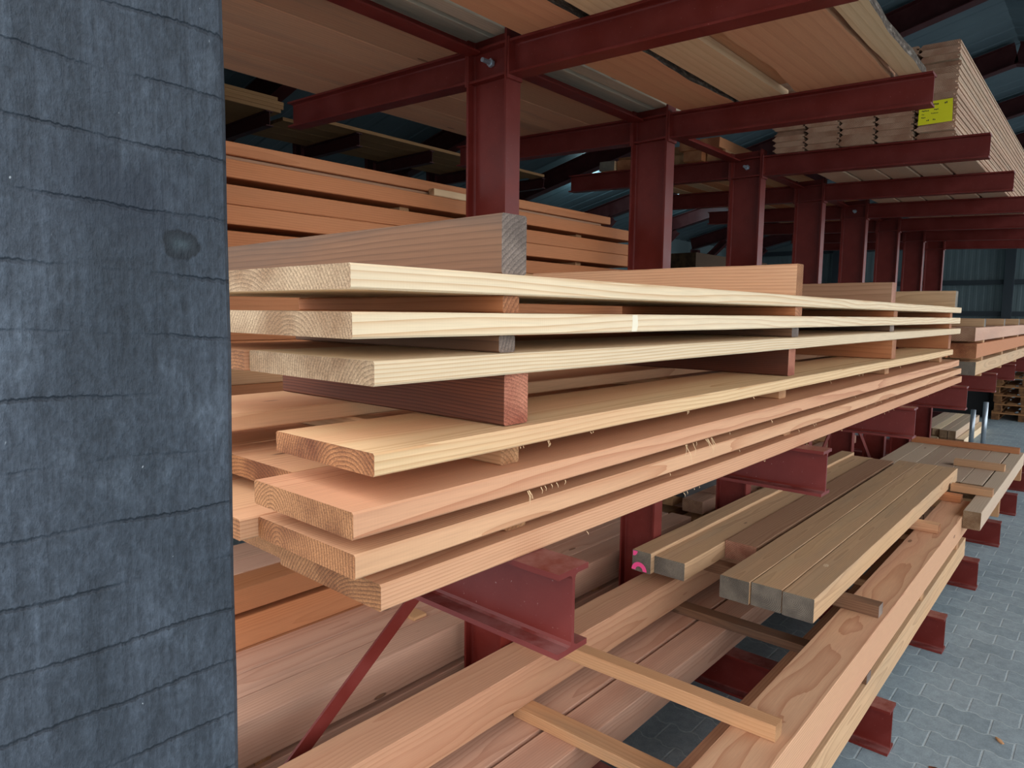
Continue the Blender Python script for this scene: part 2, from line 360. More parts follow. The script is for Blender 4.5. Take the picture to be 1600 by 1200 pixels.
# ------------------------------------------------------------------ the hall
KN = (0.045, -.02)
def structure(o): o['kind'] = 'structure'; return o
bm = bmesh.new(); box(bm, (-40, -45, -.12), (40, 30, 0)); structure(link('floor', bm, paver_mat()))
def corrugated(name, L, H, mat, loc, rot, pitch=.21, depth=.035, along='x'):
    """trapezoid sheet in the local xz plane, ribs upright"""
    bm = bmesh.new(); prof = []; x = 0
    while x < L:
        prof += [(x, 0), (x + pitch * .42, 0), (x + pitch * .5, depth), (x + pitch * .92, depth)]; x += pitch
    prof.append((L, 0))
    ring = prof + [(L, -.02), (0, -.02)]
    loft(bm, [[(a, b, z) for a, b in ring] for z in (0, H)])
    return structure(link(name, bm, mat, loc, rot))
M_WALL = sheet_mat('grey_green_sheet', srgb(92, 107, 110), srgb(100, 115, 117))
M_ROOF = sheet_mat('blue_grey_sheet', srgb(84, 98, 104), srgb(94, 108, 113))
M_GIRT = plain('dark_girt', srgb(44, 52, 58), .5)
XW, YL, YR, XN = 22.0, 8.9, -3.4, .24     # far wall, long wall, open aisle edge, open near end
SL = .23
def roof_z(y): return 5.32 - SL * abs(y - 1.3)
corrugated('wall_back', YL - YR + .3, 5.6, M_WALL, (XW, YR, 0), (0, 0, math.pi / 2), .16, .004)
corrugated('wall_left', XW - XN, 3.62, M_WALL, (XN, YL, 0), (0, 0, 0))
for k, z in enumerate((.9, 1.73, 2.55, 3.55)):
    bm = bmesh.new(); box(bm, (XW - .18, YR, z - .06), (XW - .045, YL - .06, z + .06)); structure(link('trim_%d' % (k + 1), bm, M_GIRT))
for k, y in enumerate((2.2, 6.4)):
    bm = bmesh.new(); box(bm, (XW - .36, y - .1, 0), (XW - .185, y + .1, 4.0)); structure(link('trim_%d' % (k + 5), bm, M_GIRT))
# roof: two slopes of ribbed sheet, ribs running down the slope
bm = bmesh.new(); prof = []; x = XN
while x < XW: prof += [(x, 0), (x + .2, 0), (x + .22, .012), (x + .31, .012)]; x += .33
ring = [(p, q) for p, q in prof] + [(prof[-1][0], .05), (prof[0][0], .05)]
loft(bm, [[(p, y, roof_z(y) + q) for p, q in ring] for y in (YR, 1.3, YL + .1)])
structure(link('ceiling', bm, M_ROOF))
# unseen gable added at the near end, lintel set low to shade upper arms
bm = bmesh.new()
pts = [(YR, 2.64), (3.2, 2.64), (3.2, 0), (YL, 0), (YL, roof_z(YL)), (1.3, roof_z(1.3)), (YR, roof_z(YR))]
loft(bm, [[(x, y, z - .01) for y, z in pts] for x in (XN - .03, XN)])
structure(link('wall_front_blocker', bm, M_WALL))
# portal frames: rafters, haunches and legs, one frame a thing of its own
FX = [1.2, 3.8, 6.4, 9.0, 11.6, 14.2, 16.8, 19.4]
for k, x in enumerate(FX):
    fr = empty('portal_frame', (x, YL - .3, 0))
    tag(fr, 'dark red steel portal frame carrying the roof, %s one along the hall' % ORD[k], 'steel frame', 'portal frames under the roof')
    def bar(name, p, q, w, h):
        p, q = Vector(p), Vector(q); bm = bmesh.new(); d = q - p
        sec = i_section(h, w, .008, .012); u = Vector((1, 0, 0)); n = d.normalized().cross(u).normalized()
        loft(bm, [[s + u * a + n * c for a, c in sec] for s in (Vector(), d)])
        return link(name, bm, M_DARKRED, p - Vector(fr.location), parent=fr)
    dz = .19
    bar('rafter', (x, YL - .3, roof_z(YL - .3) - dz), (x, 1.3, roof_z(1.3) - dz), .16, .28)
    bar('rafter', (x, 1.3, roof_z(1.3) - dz), (x, YR + .1, roof_z(YR + .1) - dz), .16, .28)
    bar('haunch', (x, YL - .42, 2.75), (x, YL - 1.25, roof_z(YL - 1.25) - .36), .14, .16)
    bar('frame_leg', (x, YL - .42, 0), (x, YL - .42, roof_z(YL - .42) - .36), .16, .2)
    bar('frame_leg', (x, YR + .2, 0), (x, YR + .2, roof_z(YR + .2) - .36), .1, .12) if x > 24 else None
# two lamps under the roof sheet
for k, (x, y) in enumerate(((10.15, 7.08), (13.25, 7.05))):
    z = roof_z(y) - .05
    lo = empty('ceiling_lamp', (x, y, z)); tag(lo, ('small bright ceiling lamp beside the beam ends on the high rack', 'small bright ceiling lamp under the planks between second and third red columns')[k], 'lamp', 'ceiling lamps')
    bm = bmesh.new(); tube(bm, [(0, 0, .045), (0, 0, .0)], .11, 20); link('lamp_housing', bm, M_HOUSING, parent=lo)
    bm = bmesh.new(); tube(bm, [(0, 0, -.002), (0, 0, -.03), (0, 0, -.05)], [.09, .08, .03], 20); link('lamp_glass', bm, M_LAMP, parent=lo)
    ld = bpy.data.lights.new('lamp_light', 'POINT'); ld.energy = 9; ld.color = (.55, .9, 1); ld.shadow_soft_size = .05
    l_ = bpy.data.objects.new('lamp_light', ld); COL.objects.link(l_); l_.location = (x, y, z - .16)

# ------------------------------------------------------------------ the cantilever rack
COLX = [.675, 1.71, 2.745, 3.78, 4.815, 5.85, 6.885, 7.92, 8.955]
YF, YB = 1.52, 1.70                      # column faces
L1B, L1H = 1.188, .110                   # lower arms: underside, depth
def L2(y): return 2.331 + .040 * (y - .5)   # underside of the upper arms (they lean a little)
L2H = .107
rack = empty('cantilever_rack', (COLX[1], 1.61, 0))
tag(rack, 'dark red steel cantilever rack whose columns and arms hold the timber', 'rack')
def arm_bolt(x, z):
    bm = bmesh.new(); tube(bm, [(0, 0, 0), (-.05, 0, 0)], .0075, 8); tube(bm, [(-.004, 0, 0), (-.014, 0, 0)], .014, 6)
    return bm
TIPS1 = [.489, .499, .515, .505, .507, .515, .51, .51, .51]
TIPS2 = [.50, .50, .532, .494, .505, .50, .50, .50, .50]
for k, x in enumerate(COLX):
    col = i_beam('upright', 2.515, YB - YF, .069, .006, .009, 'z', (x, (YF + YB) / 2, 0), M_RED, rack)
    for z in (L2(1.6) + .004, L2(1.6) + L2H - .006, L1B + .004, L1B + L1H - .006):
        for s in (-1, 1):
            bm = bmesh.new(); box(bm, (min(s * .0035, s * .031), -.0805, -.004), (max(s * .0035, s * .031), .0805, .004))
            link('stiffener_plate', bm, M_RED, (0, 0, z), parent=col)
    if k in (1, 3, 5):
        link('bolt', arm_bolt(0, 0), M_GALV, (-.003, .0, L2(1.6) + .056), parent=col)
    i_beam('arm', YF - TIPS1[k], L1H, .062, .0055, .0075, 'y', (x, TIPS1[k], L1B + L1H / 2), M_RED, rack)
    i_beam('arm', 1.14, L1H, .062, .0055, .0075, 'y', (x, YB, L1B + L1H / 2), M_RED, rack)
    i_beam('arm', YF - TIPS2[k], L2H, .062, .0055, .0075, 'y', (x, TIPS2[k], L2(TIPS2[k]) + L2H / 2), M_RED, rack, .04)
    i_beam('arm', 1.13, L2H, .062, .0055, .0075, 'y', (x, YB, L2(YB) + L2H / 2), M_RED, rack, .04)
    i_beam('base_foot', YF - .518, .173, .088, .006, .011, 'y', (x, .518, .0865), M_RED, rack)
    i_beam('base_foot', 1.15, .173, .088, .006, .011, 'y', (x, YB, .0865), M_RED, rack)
    for y in (.60, 1.40):
        bm = bmesh.new(); box(bm, (-.0035, -.005, -.06), (.0035, .005, .06))
    # welded end plates of arms at the column faces
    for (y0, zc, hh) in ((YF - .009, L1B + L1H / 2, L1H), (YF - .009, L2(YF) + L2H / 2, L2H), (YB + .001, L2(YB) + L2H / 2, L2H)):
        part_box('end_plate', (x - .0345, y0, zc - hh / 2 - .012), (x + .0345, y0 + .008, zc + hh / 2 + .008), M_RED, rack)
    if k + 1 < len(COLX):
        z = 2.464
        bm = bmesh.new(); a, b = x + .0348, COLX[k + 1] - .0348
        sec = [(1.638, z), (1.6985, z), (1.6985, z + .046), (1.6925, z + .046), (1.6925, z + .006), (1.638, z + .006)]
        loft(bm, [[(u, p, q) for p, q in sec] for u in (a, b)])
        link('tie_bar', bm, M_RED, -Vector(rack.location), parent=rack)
def brace(xa, za, xb, zb, y=1.60, w=.045, t=.008):
    a, b = Vector((xa, y, za)), Vector((xb, y, zb)); d = (b - a).normalized(); n = Vector((0, 1, 0)).cross(d)
    bm = bmesh.new(); h = Vector((0, t / 2, 0))
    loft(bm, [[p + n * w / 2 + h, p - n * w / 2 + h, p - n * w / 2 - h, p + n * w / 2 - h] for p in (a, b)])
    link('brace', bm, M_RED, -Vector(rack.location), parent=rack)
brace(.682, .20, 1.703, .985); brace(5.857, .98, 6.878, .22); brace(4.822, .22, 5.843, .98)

# ------------------------------------------------------------------ the timber post in front
POST_Y = .30
def post():
    L = 3.2
    o = link('timber_post', lumber_bm(L, .20, .07, .003, .0006, nst=60), post_mat(), (.047, POST_Y + .036, L / 2), (0, 0, 0))
    o.rotation_euler = Matrix(((0, 1, 0), (0, 0, -1), (-1, 0, 0))).transposed().inverted().to_euler() if False else (0, 0, 0)
    # local x -> world z, local y -> world x, local z -> world y
    m = Matrix(((0, 1, 0), (0, 0, 1), (1, 0, 0)))
    tilt = Matrix.Rotation(math.radians(.55), 3, 'Y')
    o.matrix_world = Matrix.Translation((.0485, POST_Y + .036, L / 2)) @ (tilt @ m).to_4x4()
    return tag(o, 'rough sawn post stained blue black, standing before the board pile', 'post')
KN = (1.645 - 1.6, .127 - .0485)
post()

# ------------------------------------------------------------------ main pile on the lower arms
def fibres(parent, spots, L, col=M_FIBRE):
    bm = bmesh.new()
    for (x, y, z, s) in spots:
        for k in range(random.randint(1, 2)):
            xx = x + rnd(-.012, .012); l = s * rnd(.6, 1.2); dx = rnd(-.6, .6) * l; dy = -rnd(.0, .5) * l
            p0 = Vector((xx, y, z)); p1 = p0 + Vector((dx * .4, dy * .8 - .001, -l * .5)); p2 = p0 + Vector((dx, dy, -l))
            tube(bm, [p0, p1, p2], [.0005, .0004, .0002], 4)
    o = link('torn_fibres', bm, col, parent=parent); o['kind'] = 'stuff'
    return o
G1 = 'long boards stacked on the lower arms'
MAIN = [  # x0, x1, y0, width, z0, z1, material, name of its place
    (.431, 4.00, .563, .204, 1.2985, 1.3285, 'pink', 'reddish long board lying on the red arm, lowest of the front edge'),
    (.394, 3.92, .556, .193, 1.3465, 1.3725, 'peach', 'peach long board second up from the red arm, honey coloured end'),
    (.388, 3.80, .550, .195, 1.3905, 1.4190, 'pink', 'pinkish long board with stringy fibres hanging, third up from the red arm'),
    (.418, 3.65, .555, .191, 1.4485, 1.4730, 'honey', 'honey coloured board under the thick reddish brown sticker, its top face bare'),
    (.423, 3.84, .560, .255, 1.5405, 1.5665, 'cream', 'cream long board on top of the thick reddish brown sticker'),
    (.397, 3.81, .560, .262, 1.5893, 1.6160, 'cream', 'cream long board with pale vertical knot mark on its edge'),
    (.396, 3.82, .560, .265, 1.6384, 1.6635, 'cream', 'topmost cream long board under the weathered timber block'),
]
ends = []
for i, (x0, x1, y0, w, z0, z1, m, lab) in enumerate(MAIN):
    o = piece('board', 'board', lab, G1, m, x0, x1, y0, y0 + w, z0, z1, rough=.0002)
    if i == 5:
        bm = bmesh.new(); n = 12; xk = .918 - (x0 + x1) / 2
        ring = [(-.0085, -.0125), (.0065, -.0125), (.0095, -.004), (.0085, .006), (.0075, .0125), (-.0075, .0125), (-.0065, .003), (-.0075, -.006)]
        loft(bm, [[(xk + a * q, d, b * min(1, q + .03)) for a, b in ring] for q, d in ((1, 0), (1, -.0002), (.9, -.0004))])
        link('knot', bm, plain('pale_knot', srgb(238, 224, 198), .7), (0, -w / 2, 0), parent=o)
    if i < 4:
        sp = [(rnd(x0 - (x0 + x1) / 2, (x1 - x0) / 2), -w / 2 - .0003, -(z1 - z0) / 2, rnd(.003, .007)) for _ in range(13)]
        if i == 2: sp += [(.66 + rnd(-.012, .012) - (x0 + x1) / 2, -w / 2 - .0004, -(z1 - z0) / 2, rnd(.011, .019)) for _ in range(4)]
        if i == 2: sp += [(1.13 + rnd(-.08, .06) - (x0 + x1) / 2, -w / 2 - .0003, -(z1 - z0) / 2, rnd(.02, .03)) for _ in range(5)]
        fibres(o, sp, x1 - x0)
# boards behind the front ones
BEHIND = [
    (.442, 3.9, .772, .20, 1.2985, 1.326, 'pink', 'reddish board behind the lowest front board, cobweb in the joint'),
    (.372, 3.9, .7515, .19, 1.3465, 1.3725, 'peach', 'peach board with short end showing behind the second board up'),
    (.440, 3.7, .7475, .21, 1.3905, 1.418, 'peach', 'pale board behind the stringy board, set back from its end'),
    (.36, 3.6, .908, .20, 1.4485, 1.4735, 'peach', 'pale board in the dark behind the bare topped board'),
    (.418, 3.7, .8185, .20, 1.5405, 1.566, 'pink', 'reddish board end peeping out beside the black post'),
    (.40, 3.7, .826, .22, 1.5893, 1.616, 'cream', 'cream board hidden behind the second cream board from the top'),
    (.40, 3.7, .829, .22, 1.6384, 1.663, 'cream', 'cream board under the weathered block, behind the topmost front board'),
    (.42, 3.7, .974, .20, 1.2985, 1.326, 'pink', 'reddish board innermost of the bottom layer on the red arms'),
    (.40, 3.7, .944, .20, 1.3465, 1.3725, 'peach', 'peach board innermost of the second layer on the red arms'),
    (.38, 3.7, .960, .20, 1.3905, 1.418, 'peach', 'peach board innermost of the third layer on the red arms'),
]
for b in BEHIND:
    piece('board', 'board', b[7], G1, b[6], b[0], b[1], b[2], b[2] + b[3], b[4], b[5], rough=.0002)
# stickers between the layers
SX = [(.632, .045), (1.645, .045), (2.60, .055), (3.66, .055)]
PLACE = ['by the black post', 'halfway along the front edge', 'second from the far end', 'at the far end']
GAPS = [(1.3288, 1.3462, 'strip', 'thin pale sticker above the lowest reddish board', .585, 1.12),
        (1.3728, 1.3902, 'strip', 'thin pale sticker under the stringy pinkish board', .60, 1.10),
        (1.4193, 1.4482, 'strip', 'pale square sticker under the bare topped board', .585, 1.10),
        (1.4738, 1.5400, 'redbrown', 'thick reddish brown sticker between pink and cream boards', .572, 1.10),
        (1.5668, 1.5890, 'oldgrey', 'thin grey ended sticker below the middle cream board', .575, 1.04),
        (1.6163, 1.6380, 'orange', 'thin orange sticker below the topmost cream board', .570, 1.04)]
for gi, (z0, z1, m, lab, y0, y1) in enumerate(GAPS):
    for k, (sx, sw) in enumerate(SX):
        ddx = (0 if k else (.0, .0, .01, 0, -.008, -.004)[gi]) ; ddx = ddx if k == 0 else rnd(-.02, .02)
        w = sw if k else (.04, .04, .035, .046, .03, .03)[gi]
        if k == 0 and gi in (0, 1): ddx = .02
        mm = m if k == 0 else random.choice([m, m, 'orange' if gi > 2 else 'strip'])
        if k == 3 and gi < 3: sx = 3.52
        piece('sticker', 'sticker', lab + ', ' + PLACE[k], 'stickers in the pile on the lower arms', mm, sx + ddx, sx + ddx + w, y0 + (0 if k == 0 else rnd(-.003, .01)), y1, z0 + .0003, z1 - .0003, axis='y', yaw=rnd(-.01, .01), rough=.0002)
TOPS = [('oldgrey', .628, .673, 1.60, .566, 1.664, 1.737, 'big weathered grey brown timber block lying across the pile top by the post'),
        ('peach', 1.630, 1.672, 1.60, .566, 1.664, 1.737, 'pink and cream timber block lying across the pile top, second from the post'),
        ('brownbeam', 2.515, 2.57, 1.36, .566, 1.664, 1.730, 'brown rough edged timber block lying across the pile top, third from the post'),
        ('tan', 3.68, 3.74, 1.30, .566, 1.664, 1.738, 'tan timber block lying across the pile top at its far end')]
for m, x0, x1, y1, y0, z0, z1, lab in TOPS:
    yy = min(y1, 1.36)
    piece('timber_block', 'timber block', lab, 'blocks across the pile top', 'cream' if 0 else m, x0, x1, y0, yy, z0, z1, axis='y', yaw=-.02 if m == 'oldgrey' else 0, rough=.0008)

# ------------------------------------------------------------------ next pile along on the lower arms
G2 = 'beams stacked on the lower arms beyond the board pile'
for i, (x0, z0, z1, m) in enumerate(((4.32, 1.312, 1.384, 'tan'), (4.27, 1.405, 1.482, 'orange'), (4.16, 1.497, 1.567, 'rose'))):
    for j, y0 in enumerate((.55, .675, .80)):
        piece('squared_timber', 'beam', '%s beam of the %s layer in the stack beyond the board pile' % (('front', 'middle', 'inner')[j], ('lowest', 'middle', 'top')[i]), G2, m if j == 0 else 'orange', x0 + (0, -.06, .02)[j], 8.6, y0 - .004 * i, y0 + .118 - .004 * i, z0, z1)
for i, z in enumerate((1.2985, 1.3845, 1.4825, 1.5675)):
    zz = (1.3118, 1.4048, 1.4968, 1.612)[i]
    for k, x in enumerate((4.50, 5.35, 6.2, 7.1)):
        piece('sticker', 'sticker', 'short sticker %s in the beam stack beyond the boards, %s along' % (('under the lowest layer', 'over the lowest layer', 'under the top layer', 'lying on top')[i], ORD[k]), 'stickers in the beam stack beyond', 'tan' if i == 3 else 'strip', x, x + .06, .55, .92, z + .0003, zz - .0003, axis='y')

# ------------------------------------------------------------------ ground level, front: two layers of beams and a pack on top
F = .1738
GL, GU = 'lower layer beams on the base beams', 'upper layer beams on the base beams'
for k, (y0, y1, x0, x1, m, lab) in enumerate((
        (.585, .738, .9, 4.85, 'tan', 'outermost beam of the lowest layer beside the paved aisle'),
        (.745, .885, .9, 4.9, 'beam', 'brown beam of the lowest layer just inside the outermost one'),
        (1.150, 1.277, .9, 4.9, 'rose', 'rose beam of the lowest layer beside the dark floor gap'),
        (1.292, 1.430, .9, 4.9, 'rose', 'rose beam of the lowest layer under the big knotty beam'),
        )):
    piece('squared_timber', 'beam', lab, GL, m, x0, x1, y0, y1, F, F + .114, yaw=.006 if k < 2 else 0, rough=.0003)
SZ0, SZ1 = F + .1145, .3248
for x0, y1, lab, k in ((1.62, 1.40, 'honey sticker under the upper layer, nearest below the red arm', 0), (2.69, 1.40, 'shaded sticker under the upper layer, before the three tan beams', 1),
                    (3.6, 1.4, 'sticker with grey end between the two outer beams, beside third foot', 2), (4.55, 1.40, 'sticker end between the outer beams at their far end', 3)):
    piece('sticker', 'sticker', lab, 'stickers between ground layers', 'oldgrey' if k == 1 else 'strip', x0, x0 + .07, .60 if k > 1 else .64, y1, SZ0, SZ1, axis='y', yaw=.03 if k == 0 else 0)
piece('sticker', 'sticker', 'grey ended sticker between the outer beams, nearest the camera', 'stickers between ground layers', 'oldgrey', 2.62, 2.675, .585, .64, SZ0, SZ1, axis='y')
piece('squared_timber', 'beam', 'outermost upper beam with wavy grain running along the aisle', GU, 'beam', 1.0, 5.08, .588, .745, .3255, .462, yaw=.0065, rough=.0003)
piece('squared_timber', 'beam', 'big knotty beam beside the red columns, under the arm', GU, 'beam', .55, 5.3, 1.372, 1.514, .3255, .462, rough=.001)
# stickers on the upper layer
TZ0, TZ1 = .4625, .509
for x0, w, y0, y1, yaw, m, lab in ((1.77, .052, .612, 1.50, .035, 'strip', 'long honey sticker bridging the two upper beams in front'),
                             (2.83, .06, .606, 1.48, .0, 'oldgrey', 'weathered sticker with square end under the three tan beams'),
                             (4.18, .07, .640, 1.48, .0, 'peach', 'peach sticker with a notch under the three tan beams'),
                             (4.98, .07, .655, 1.48, .0, 'orange', 'orange sticker under the far ends of the three tan beams')):
    piece('sticker', 'sticker', lab, 'stickers on the upper ground layer', m, x0, x0 + w, y0, y1, TZ0, TZ1, axis='y', yaw=yaw, rough=.001)
G3 = 'three tan beams side by side'
for k, (y0, y1) in enumerate(((.745, .858), (.862, .978), (.982, 1.100))):
    tb = piece('squared_timber', 'beam', ('tan beam with a pale oval knot on top, outermost of the three', 'tan beam in the middle of the three', 'greyish tan beam, innermost of the three')[k], G3, 'tan', 2.50 + (0, .006, -.005)[k], 5.42, y0, y1, .5095, .600, rough=.0006)
    if k == 0:
        bm = bmesh.new(); n = 18
        loft(bm, [[(.021 * q * math.cos(6.2832 * i / n), .011 * q * math.sin(6.2832 * i / n), z) for i in range(n)] for q, z in ((1, 0), (1, .0007), (.8, .0011))])
        link('knot', bm, W['cream'], (2.886 - 3.96, .823 - .8015, .0448), (0, 0, .15), tb)
G4 = 'brown beams beside the pink marked one'
o = piece('squared_timber', 'beam', 'brown beam with fluorescent pink paint on its end', G4, 'tan', 2.52, 5.6, 1.478, 1.5725, .5095, .600) if False else None
pb = piece('squared_timber', 'beam', 'narrow brown beam with fluorescent pink paint on its end', G4, 'tan', 2.51, 5.5, 1.418, 1.508, .5095, .600)
bm = bmesh.new()
def arc(bm, cy, cz, r0, r1, a0, a1, n=16):
    ring = []
    for i in range(n + 1):
        a = a0 + (a1 - a0) * i / n
        for r in (r0, r1): ring.append((r * math.cos(a) + cy, r * math.sin(a) + cz))
    v = [[bm.verts.new((x, p[0], p[1])) for p in ring] for x in (0, -.0006)]
    for i in range(n):
        for s in (0, 1): bm.faces.new((v[s][2 * i], v[s][2 * i + 1], v[s][2 * i + 3], v[s][2 * i + 2]))
        bm.faces.new((v[0][2 * i], v[1][2 * i], v[1][2 * i + 2], v[0][2 * i + 2])); bm.faces.new((v[0][2 * i + 1], v[1][2 * i + 1], v[1][2 * i + 3], v[0][2 * i + 3]))
arc(bm, .010, -.042, .018, .037, .0, math.pi); arc(bm, .0415, .0415, .0, .022, math.pi, 1.5 * math.pi)
link('paint_mark', bm, M_PINKPAINT, (-(5.5 - 2.51) / 2 - .0004, 0, 0), parent=pb)
piece('squared_timber', 'beam', 'flat brown beam with grey end beside the pink marked beam', G4, 'tan', 2.54, 5.45, 1.275, 1.4165, .5095, .585)
piece('squared_timber', 'beam', 'brown beam set back beside the three tan beams', G4, 'brownbeam', 2.93, 5.4, 1.13, 1.2735, .5095, .592)
# second ground pack, further along
G5 = 'pale beams of the far ground pack'
piece('squared_timber', 'beam', 'outermost beam of the far ground pack along the aisle', G5, 'pack', 4.66, 7.05, .508, .596, .395, .500)
for k in range(6):
    y0 = .605 + .122 * k
    piece('squared_timber', 'beam', 'pale beam of the far ground pack, %s in from its outermost beam' % ORD[k], G5, 'pack', 5.46 + rnd(-.01, .02), 7.05, y0, y0 + .118, .3952, .4995)
for k in range(6):
    y0 = .70 + .12 * k
    piece('squared_timber', 'beam', 'shaded beam under the far ground pack, %s from the aisle' % ORD[k], 'shaded beams under the far ground pack', 'rose', 5.5, 7.1, y0, y0 + .115, F, F + .11)
for k, x in enumerate((5.52, 6.9)):
    piece('sticker', 'sticker', 'sticker between the far ground pack and the shaded beams, %s end' % ('near', 'far')[k], 'stickers of the far ground pack', 'strip', x, x + .07, .51, 1.3, F + .1105, .3945, axis='y')
for k, (x, y0, y1, m) in enumerate(((5.12, .512, .735, 'strip'), (6.05, .545, .86, 'strip'), (6.93, .535, 1.32, 'orange'))):
    piece('sticker', 'sticker', ('pale sticker on the far ground pack at its near end', 'orange sticker across the middle of the far ground pack', 'long orange sticker across the far end of the ground pack')[k], 'stickers of the far ground pack', m, x, x + .075, y0, y1, .5003, .545, axis='y')

# ------------------------------------------------------------------ ground level, behind the columns
G6 = 'beams behind the red columns at ground level'
for k, (y0, w) in enumerate(((1.752, .129), (1.883, .127), (2.012, .139), (2.153, .135), (2.29, .135))):
    piece('squared_timber', 'beam', 'pale beam behind the columns, %s row from the columns, upper layer' % ORD[k], G6, ('tan', 'rose', 'rose', 'orange', 'orange')[k] if k else 'rose', .45, 3.45 + rnd(-.1, .1), y0 + .001, y0 + w - .001, .3255, .462, rough=.0002)
    piece('squared_timber', 'beam', 'shaded beam behind the columns, %s row from the columns, lowest layer' % ORD[k], G6, 'rose', .5, 3.4 + rnd(-.1, .1), y0, y0 + w, F, F + .130, rough=.0008)
for k, (y0, w, m) in enumerate(((2.157, .137, 'orange'), (2.297, .125, 'rose'), (2.426, .17, 'rose'))):
    piece('squared_timber', 'beam', 'orange beam raised behind the columns, %s from the columns' % ORD[k], G6, m, .45, 3.0, y0, y0 + w, .4628, .572, rough=.0002)
    piece('squared_timber', 'beam', 'topmost beam of the low stack behind columns, %s from the columns' % ORD[k], G6, m, .42, 3.05, y0 + .004, y0 + w + .002, .590, .673)
for k, x in enumerate((.9, 1.75, 2.6)):
    piece('sticker', 'sticker', 'thin sticker between raised beams behind the columns, %s along' % ORD[k], 'thin stickers behind the columns', 'strip', x, x + .05, 2.17, 2.63, .5724, .5897, axis='y')
    piece('sticker', 'sticker', 'thin sticker low down behind the columns, %s along' % ORD[k], 'thin stickers behind the columns', 'strip', x, x + .05, 1.77, 2.42, F + .1303, .3252, axis='y')
piece('squared_timber', 'beam', 'short pale offcut lying beside the first column foot', G6, 'strip', 1.60, 1.66, 1.89, 1.985, .4625, .475)
# open stack of spaced timbers further along behind the columns
G7 = 'spaced timbers further along behind the columns'
for lay in range(3):
    for k in range(4):
        y0 = 1.77 + .22 * k + (.04 if lay % 2 else 0)
        piece('squared_timber', 'beam', 'timber in the open stack behind the columns, %s row, %s layer' % (ORD[k], ORD[lay]), G7, random.choice(['rose', 'strip', 'tan', 'beam']), 3.65 + rnd(-.05, .25), 6.9, y0, y0 + .13, F + .13 * lay, F + .13 * lay + .075)
    for k, x in enumerate((3.95, 4.45, 5.3, 6.3)):
        piece('sticker', 'sticker', 'cross piece in the open stack behind the columns, %s along, layer %s' % (ORD[k], ORD[lay]), G7, random.choice(['strip', 'rose', 'pack']), x, x + .09, 1.76, 2.6, F + .13 * lay + .0755, F + .13 * (lay + 1) - .0005, axis='y')
piece('squared_timber', 'beam', 'black ended piece resting on the open stack behind the columns', G7, 'char', 3.55, 4.3, 1.80, 1.92, F + .3905, F + .45)

# ------------------------------------------------------------------ behind the columns, lower arms: orange battens
G8 = 'orange battens on the rear lower arms'
rows = [(1.967, 2.0152), (1.897, 1.949), (1.8445, 1.8965), (1.7755, 1.8275), (1.723, 1.775), (1.654, 1.706), (1.6015, 1.6535), (1.5325, 1.5845), (1.48, 1.532), (1.411, 1.463), (1.3585, 1.4105), (1.2992, 1.3415)]
for i, (z0, z1) in enumerate(rows):
    for j, y0 in enumerate((1.80, 1.935)):
        piece('batten', 'batten', '%s batten in %s row down of the orange stack behind columns' % (('front', 'inner')[j], ORD[i]), G8, ('orange', 'orange', 'orange', 'orange', 'strip')[i % 5], .40, 2.93, y0, y0 + .13, z0, z1 - .0005, rough=.0003)
for i, z in enumerate((1.9489, 1.8274, 1.7059, 1.5844, 1.4629, 1.3414)):
    for k, x in enumerate((.6, 1.5, 2.5)):
        piece('sticker', 'sticker', 'thin sticker in the orange stack, %s gap down, %s along' % (ORD[i], ORD[k]), 'thin stickers in the orange stack', 'strip', x, x + .04, 1.84, 2.06, z, z + .0172, axis='y', rough=.0002)
piece('batten', 'batten', 'flat board recessed under the topmost batten of the orange stack', G8, 'brownbeam', .38, 2.70, 1.845, 2.06, 2.016, 2.033, rough=.0002)
piece('batten', 'batten', 'topmost set back batten of the orange stack, ending between columns', G8, 'orange', .36, 2.76, 1.832, 2.03, 2.0338, 2.068, rough=.0002)
piece('timber_block', 'timber block', 'pale offcut lying near the orange stack top beside the first column', 'offcuts', 'paleslab', 1.62, 1.9, 1.80, 1.828, 2.0155, 2.04)

# ------------------------------------------------------------------ upper arms: planks, slabs, siding
A2 = math.atan(.04)
def l2top(y): return L2(y) + L2H
def plank2(name, cat, lab, grp, m, x0, x1, y0, y1, t, lift=.0006, dz=0, edges=None):
    yc = (y0 + y1) / 2; z = l2top(yc) + lift + dz
    if edges:
        o = link(name, slab_bm(x1 - x0, y1 - y0, t, edges), [W[m], M_BARK], ((x0 + x1) / 2, yc, z + t / 2), (A2, 0, 0)); tag(o, lab, cat, grp)
    else:
        o = piece(name, cat, lab, grp, m, x0, x1, y0, y1, z, z + t, roll=A2)
    return o
def wob(seed, x):
    return .5 * math.sin(2.1 * x + seed) + .3 * math.sin(5.3 * x + 2.3 * seed) + .22 * math.sin(11.7 * x + 4.1 * seed) + .1 * math.sin(31 * x + seed)
def slab_bm(L, w, t, edges):
    """live edge slab: EDGES = (wander low-y, wander high-y, seed, bark)"""
    e0, e1, sd, bark_ = edges; bm = bmesh.new(); n = int(L / .03); rings = []
    for i in range(n + 1):
        x = -L / 2 + L * i / n
        ya = -w / 2 + e0 * wob(sd, x); yb = w / 2 + e1 * wob(sd + 3, x)
        k = .35 * t
        rings.append([(x, ya + k * .2, -t / 2), (x, yb - k * .2, -t / 2), (x, yb - k * .6, t / 2), (x, ya + k * .6, t / 2)])
    vs = loft(bm, rings)
    bm.faces.ensure_lookup_table()
    for f in bm.faces:
        if len(f.verts) == 4:
            ys = [v.co.y for v in f.verts]
            zr = max(v.co.z for v in f.verts) - min(v.co.z for v in f.verts)
            xr = max(v.co.x for v in f.verts) - min(v.co.x for v in f.verts)
            if zr > t * .8 and xr < .05 and ((bark_ in (1, 3) and ys[0] < 0) or (bark_ in (2, 3) and ys[0] > 0)): f.material_index = 1
    return bm
